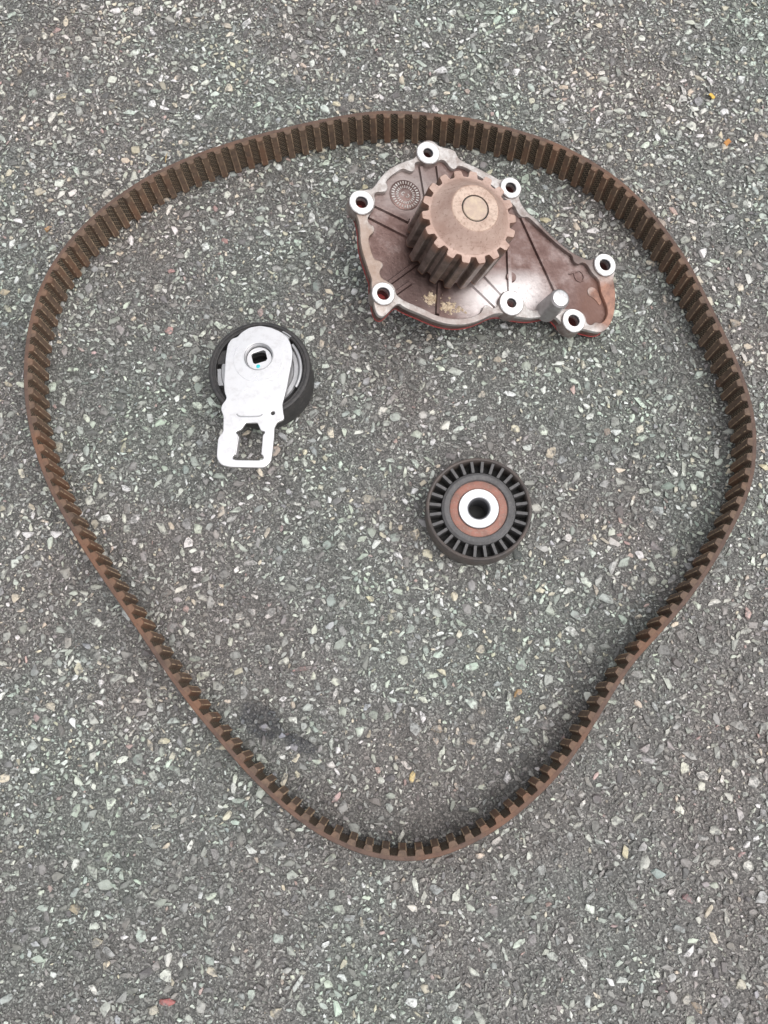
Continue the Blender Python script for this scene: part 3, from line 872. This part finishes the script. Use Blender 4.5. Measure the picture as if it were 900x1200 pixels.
# date stamp medallion: a low disc with two rings of radial ticks
med = link('date_stamp', lathe([(0, -4.55), (9.6, -4.55), (10.0, -4.8), (10.1, -5.2)], 48), pump, ['floor'])
med.location = (-25.6 * MM, 34.2 * MM, 0)
bm = bmesh.new()
for n, r0, r1, w in ((30, 7.0, 9.0, 0.95), (24, 4.4, 6.2, 0.75)):
    for k in range(n):
        vs = box_bm(bm, r0, r1, -w / 2, w / 2, -4.6, -4.1, 0.12)
        bmesh.ops.transform(bm, matrix=Matrix.Rotation(2 * math.pi * k / n, 4, 'Z'), verts=vs)
link('tick_ring', from_bm(bm), med, ['rim'])
for cx, cy, a0 in ((-1.2, 0.6, 0.4), (1.3, -0.5, 3.5)):
    link('stamp_mark', tube([(cx + 1.1 * math.cos(a0 + t * .7), cy + 1.1 * math.sin(a0 + t * .7), -4.5) for t in range(7)], 0.32), med, ['rim'])
# raised letter P near the right hand boss
P_LET = [(80.2, -14.5), (84.3, -13.2), (88.0, -12.0), (89.9, -13.6), (90.6, -16.2), (89.6, -18.6), (87.4, -19.5), (85.2, -18.4), (84.2, -16.4), (83.9, -13.6)]
link('cast_letter', tube([(x, y, -4.9) for x, y in P_LET], 0.55), pump, ['floor'])
# worn pad with a bare edge near the tail
me = flat_solid([smooth_loop([(92, -24.5), (95, -22.4), (98.6, -24), (99.8, -27), (101.4, -33), (99.6, -35.5), (97.4, -31.5), (94.5, -29.5), (92.4, -28.5)], 2)], -5.2, -4.55, 0.2)
link('worn_pad', me, pump, ['rim'])
# sprocket: 18 teeth, cone face and hub
SR, SL, NT_S = 28.9, 35.9, 18
def sprocket_loop():
    pts = []
    for k in range(NT_S):
        a0 = 2 * math.pi * k / NT_S + math.radians(0.3)
        rp = 2 * math.pi * SR / NT_S
        for off, rad in ((-0.36, SR - 3.9), (-0.305, SR - 3.3), (-0.235, SR - 0.6), (-0.17, SR), (0.17, SR), (0.235, SR - 0.6), (0.305, SR - 3.3), (0.36, SR - 3.9)):
            pts.append((rad * math.cos(a0 + off * 2 * math.pi / NT_S), rad * math.sin(a0 + off * 2 * math.pi / NT_S)))
    return pts
loop = sprocket_loop()
bm = bmesh.new()
n = len(loop)
levels = [(0.0, 0.985), (0.5, 1.0), (SL - 0.6, 1.0), (SL, 0.985)]
rr = [[bm.verts.new((x * s * MM, y * s * MM, z * MM)) for x, y in loop] for z, s in levels]
for a, b in zip(rr, rr[1:]):
    for i in range(n):
        f = bm.faces.new((a[i], a[(i + 1) % n], b[(i + 1) % n], b[i]))
        f.material_index = 0
inner = [bm.verts.new((x / math.hypot(x, y) * 24.0 * MM, y / math.hypot(x, y) * 24.0 * MM, SL * MM)) for x, y in loop]
inner_b = [bm.verts.new((x / math.hypot(x, y) * 20.0 * MM, y / math.hypot(x, y) * 20.0 * MM, 0)) for x, y in loop]
lip = [bm.verts.new((x / math.hypot(x, y) * 23.4 * MM, y / math.hypot(x, y) * 23.4 * MM, (SL + 0.25) * MM)) for x, y in loop]
for i in range(n):
    j = (i + 1) % n
    for a, b, mi in ((rr[-1], inner, 1), (inner, lip, 1), (rr[0], inner_b, 0)):
        f = bm.faces.new((a[i], a[j], b[j], b[i]))
        f.material_index = mi
me = from_bm(bm, 28)
spr = link('sprocket', me, pump, ['spr_side', 'spr_face'])
link('sprocket_cone', lathe([(23.4, SL + 0.25), (21.5, SL + 1.6), (16.5, SL + 7.2), (14.4, SL + 9.6), (14.1, SL + 9.85)], 72, smooth=40), spr, ['spr_face'])
link('hub_face', lathe([(14.1, SL + 9.85), (13.9, SL + 9.55), (13.6, SL + 9.9), (8.5, SL + 10.1), (8.15, SL + 10.0), (8.1, SL + 8.6)], 64, smooth=35), spr, ['hub'])
link('groove', lathe([(8.3, SL + 9.2), (7.2, SL + 9.2)], 48), spr, ['black'])
link('shaft_end', lathe([(7.4, SL + 8.8), (7.35, SL + 9.8), (7.0, SL + 10.15), (0, SL + 10.2)], 48, smooth=35), spr, ['shaft'])
link('seal_collar', lathe([(19.9, 0.2), (20.5, -1.0), (21.5, -5.3)], 48), pump, ['boss_side'])
# underside: volute skirt and impeller that carry the pump on the ground
link('bearing_skirt', lathe([(27, -11.6), (26, -11.6), (25, -15.5), (12, -16.5), (12, -24)], 48), pump, ['pump_under'])
imp = link('impeller', lathe([(0, -24), (23.5, -24.5), (24, -26.0), (9, -27.5), (8, -34.5), (0, -34.5)], 48), pump, ['pump_under'])
for k in range(7):
    a = 2 * math.pi * k / 7
    pts = [(8 * math.cos(a), 8 * math.sin(a)), (23 * math.cos(a + .5), 23 * math.sin(a + .5))]
    link('vane', bar(pts[0], pts[1], 1.8, -34.8, -26.0, 0.1), imp, ['pump_under'])
# dried crumbs lying on the plate below the sprocket
bm = bmesh.new()
rc = random.Random(5)
for k in range(150):
    if k < 60:
        x, y = rc.gauss(-13.0, 2.2), rc.gauss(-33.5, 2.0)
    elif k < 130:
        x, y = rc.gauss(-1.5, 4.2), rc.gauss(-39.0, 2.2)
    else:
        x, y = rc.gauss(-6, 9), rc.gauss(-36, 4)
    if y < -43.5 or (x < -25):
        continue
    s = rc.uniform(0.3, 1.5) if k < 130 else rc.uniform(.15, .35)
    ps = [bm.verts.new((Vector((x, y, -4.95)) + Vector((d[0] * s * rc.uniform(.6, 1.3), d[1] * s * rc.uniform(.6, 1.3), d[2] * s * rc.uniform(.5, 1.0)))) * MM) for d in ((1, 0, 0), (-1, .2, 0), (0, 1, 0), (.2, -1, 0), (0, .1, 1), (0, 0, -.5))]
    for a, b, c in ((0, 2, 4), (2, 1, 4), (1, 3, 4), (3, 0, 4), (2, 0, 5), (1, 2, 5), (3, 1, 5), (0, 3, 5)):
        bm.faces.new((ps[a], ps[b], ps[c]))
crumbs = link('dried_dirt', from_bm(bm), pump, ['crumb'])
crumbs['kind'] = 'stuff'

# ------------------------------------------------------------------ belt tensioner
ten = empty('belt_tensioner', Matrix.Translation((-0.0710587, 0.2089732, 0.0003)), 'belt tensioner with bright silver bracket plate on a black roller, left inside the loop', 'belt tensioner')
link('roller', lathe([(31.0, 0.0), (31.9, 0.7), (31.9, 22.6), (31.3, 23.7), (30.4, 24.0), (29.4, 23.9), (29.0, 23.3), (28.4, 23.3), (28.0, 23.6), (27.4, 23.2), (26.9, 16.5), (12, 16.0), (12, 0.4)], 96, smooth=32), ten, ['rubber_blk'])
link('bearing_cover', lathe([(25.2, 17.0), (24.8, 20.6), (24.0, 21.4), (21.5, 21.5), (20.8, 20.8), (12, 20.6)], 72, smooth=32), ten, ['zinc_grey'])
def block(x0, x1, y0, y1, z0, z1, t=0.3):
    bm = bmesh.new()
    box_bm(bm, x0, x1, y0, y1, z0, z1, t)
    return from_bm(bm)
o = link('spring_tab', block(-27.0, -19.5, -8.5, 3.2, 17, 20.8), ten, ['zinc_grey'])
o = link('spring_tab', block(-26.6, -19.5, 5.5, 15.0, 17, 21.5), ten, ['rubber_blk'])
o = link('spring_tab', block(-3.5, 3.5, -2.6, 2.6, 17, 23.4), ten, ['zinc_grey'])
o.location = (17.3 * MM, 21.6 * MM, 0); o.rotation_euler = (0, 0, -0.85)
pts = [(25.6 * math.cos(a), 25.6 * math.sin(a), 22.4) for a in np.linspace(-0.55, 0.62, 16)]
link('torsion_spring', tube(pts, 1.3, 8), ten, ['zinc_grey'])
PLATE = [(-11.5, 22.0), (-9.6, 23.9), (-4.8, 26.6), (1.9, 27.4), (8.5, 25.6), (14.1, 22.6), (18.7, 18.1), (20.4, 13.9), (21.3, 7.7), (20.3, 0.7), (18.6, -6.2), (16.9, -14.1), (15.2, -20.9), (13.6, -25.7), (13.9, -30.7), (14.5, -35.1), (12.8, -36.2), (10.4, -36.8), (9.0, -38.6), (8.1, -41.0), (7.8, -45.8), (6.5, -55.3), (5.4, -61.0), (3.5, -63.7), (0.7, -65.1), (-19.3, -63.2), (-24.3, -61.7), (-26.5, -58.6), (-27.1, -55.7), (-26.1, -45.2), (-24.8, -42.9), (-22.9, -41.1), (-22.4, -30.9), (-24.0, -25.9), (-23.0, -23.0), (-20.6, -20.2), (-20.3, -18.3), (-21.4, -15.7), (-21.6, -9.2), (-20.8, 0.8), (-20.2, 7.8), (-18.8, 15.9), (-16.3, 19.8), (-12.5, 20.8)]
WIN = [(-9.0, -36.0), (-1.9, -36.5), (0.1, -41.8), (2.2, -42.3), (2.5, -43.4), (1.2, -44.6), (-0.2, -56.7), (1.2, -58.2), (0.9, -59.9), (-1.9, -60.5), (-15.6, -59.3), (-17.6, -58.5), (-17.6, -57.0), (-16.3, -55.6), (-13.9, -43.3), (-15.2, -42.2), (-14.9, -41.0), (-11.8, -40.0)]
hub_c = (0.3, 6.4)
me = flat_solid([chamfer_loop(PLATE, 0.9), chamfer_loop(WIN, 0.45), circle(hub_c[0], hub_c[1], 9.0, 48), circle(7.7, -31.0, 1.25, 20)], 24.6, 27.0, 0.3)
plate = link('bracket_plate', me, ten, ['zinc'])
me = flat_solid([circle(hub_c[0], hub_c[1] - 1.2, 15.6, 72), circle(hub_c[0], hub_c[1], 9.2, 48)], 26.9, 27.5, 0.1)
link('raised_ring', me, plate, ['zinc'])
o = link('hub_cup', lathe([(9.1, 27.25), (8.8, 27.35), (8.3, 27.0), (7.9, 23.6), (7.7, 22.0)], 48), ten, ['zinc_grey'])
o.location = (hub_c[0] * MM, hub_c[1] * MM, 0)
sq = chamfer_loop([(-4.9, 9.9), (4.0, 12.1), (5.4, 4.9), (-3.4, 2.7)], 1.1)
me = flat_solid([circle(hub_c[0], hub_c[1] - 0.3, 7.8, 48), sq], 22.6, 24.6, 0.2)
hubd = link('hub_disc', me, ten, ['zinc'])
me = lathe([(0, 23.0 - 12), (7.0, 23.0 - 12)], 24)
o = link('hub_bore_floor', me, hubd, ['black'])
o.location = (hub_c[0] * MM, hub_c[1] * MM, 0)
o = link('paint_dot', lathe([(0, 24.78), (0.9, 24.75), (1.25, 24.6)], 20), hubd, ['cyan'])
o.location = (-0.6 * MM, 1.2 * MM, 0)
link('pressed_slot', tube([(-14.3, -30.0, 26.95), (-13.4, -31.2, 26.98), (-12.0, -31.8, 27.0), (-6.5, -32.3, 27.0), (-1.2, -32.5, 27.0), (0.3, -32.2, 26.98), (1.4, -31.4, 26.95)], 0.45), plate, ['zinc_grey'])
for (p, q) in (((-14.4, -43.6), (-16.5, -55.2)), ((1.6, -45.0), (0.3, -56.3))):
    link('folded_flange', bar(p, q, 1.6, 19.5, 25.0, 0.1), plate, ['zinc'])

# ------------------------------------------------------------------ idler pulley
idl = empty('idler_pulley', Matrix.Translation((0.05687, 0.11128, 0.0003)), 'round dusty black idler pulley with ribbed face, rust ring and bright bearing centre', 'idler pulley')
link('rim', lathe([(29.6, 1.0), (30.5, 0.0), (31.6, 0.6), (31.9, 1.8), (31.9, 18.4), (31.4, 19.6), (30.7, 20.0), (30.0, 19.6), (29.6, 18.6)], 112, True, 32), idl, ['idl_rim'])
link('web', lathe([(29.8, 7.5), (22.0, 7.5), (22.0, 6.5), (29.8, 6.5)], 96, True), idl, ['black'])
link('inner_ring', lathe([(17.3, 2.0), (17.3, 18.2), (17.9, 19.2), (18.6, 19.3), (20.6, 19.4), (22.2, 18.2), (22.5, 6.0)], 96, smooth=32), idl, ['idl_plastic'])
bm = bmesh.new()
vs = box_bm(bm, 22.4, 29.9, -1.05, 1.05, 7.0, 18.3, 0.2)
rib_me = from_bm(bm)
for k in range(28):
    o = link('rib', rib_me, idl, ['idl_plastic'])
    o.rotation_euler = (0, 0, 2 * math.pi * k / 28 + 0.05)
link('bearing_seal', lathe([(17.4, 17.0), (17.2, 17.9), (16.4, 18.25), (12.9, 18.25), (12.4, 17.9), (12.2, 17.0)], 80, smooth=32), idl, ['seal'])
race = link('inner_race', lathe([(12.1, 16.0), (12.1, 19.2), (11.7, 19.6), (7.3, 19.6), (6.7, 19.2), (6.5, 18.4)], 72, smooth=32), idl, ['race'])
link('bore', lathe([(6.5, 18.4), (5.9, 17.6), (5.9, 1.0)], 48, smooth=32), race, ['bore'])
link('bore_shade', lathe([(5.95, 1.2), (0, 1.2)], 32), race, ['black'])  # black disc added as the shade at the foot of the open bore

# ------------------------------------------------------------------ small flakes and straws on the asphalt
def flake(name, x, y, r, mat, label, seed):
    rr = random.Random(seed)
    lp = [(r * rr.uniform(.6, 1.15) * math.cos(2 * math.pi * k / 8), r * rr.uniform(.5, .95) * math.sin(2 * math.pi * k / 8)) for k in range(8)]
    me = flat_solid([lp], 0, 0.7, 0.1)
    for v in me.vertices:
        v.co.z += 0.6 * MM * math.sin(v.co.x * 700)
    o = link(name, me, None, [mat])
    o.location = (x * MM, y * MM, 0.7 * MM)
    o.rotation_euler = (0.12, -0.1, rr.uniform(0, 3))
    o['label'] = label
    o['category'] = 'flake'
    return o
flake('leaf_flake', 255.1, 362.7, 2.9, 'orange', 'small orange flake on the asphalt outside the belt, upper right', 1)
flake('leaf_flake', 250.5, 400.5, 2.6, 'yellow', 'tiny yellow flake on the asphalt near the upper right corner', 2)
st = link('straw', tube([(-134.8, 377.5, 1.6), (-134.2, 381, 2.1), (-133.4, 384.5, 1.9)], [.35, .45, .25]), None, ['straw'])
st['label'] = 'tiny dry straw standing against the outside of the belt, upper left'
st['category'] = 'straw'
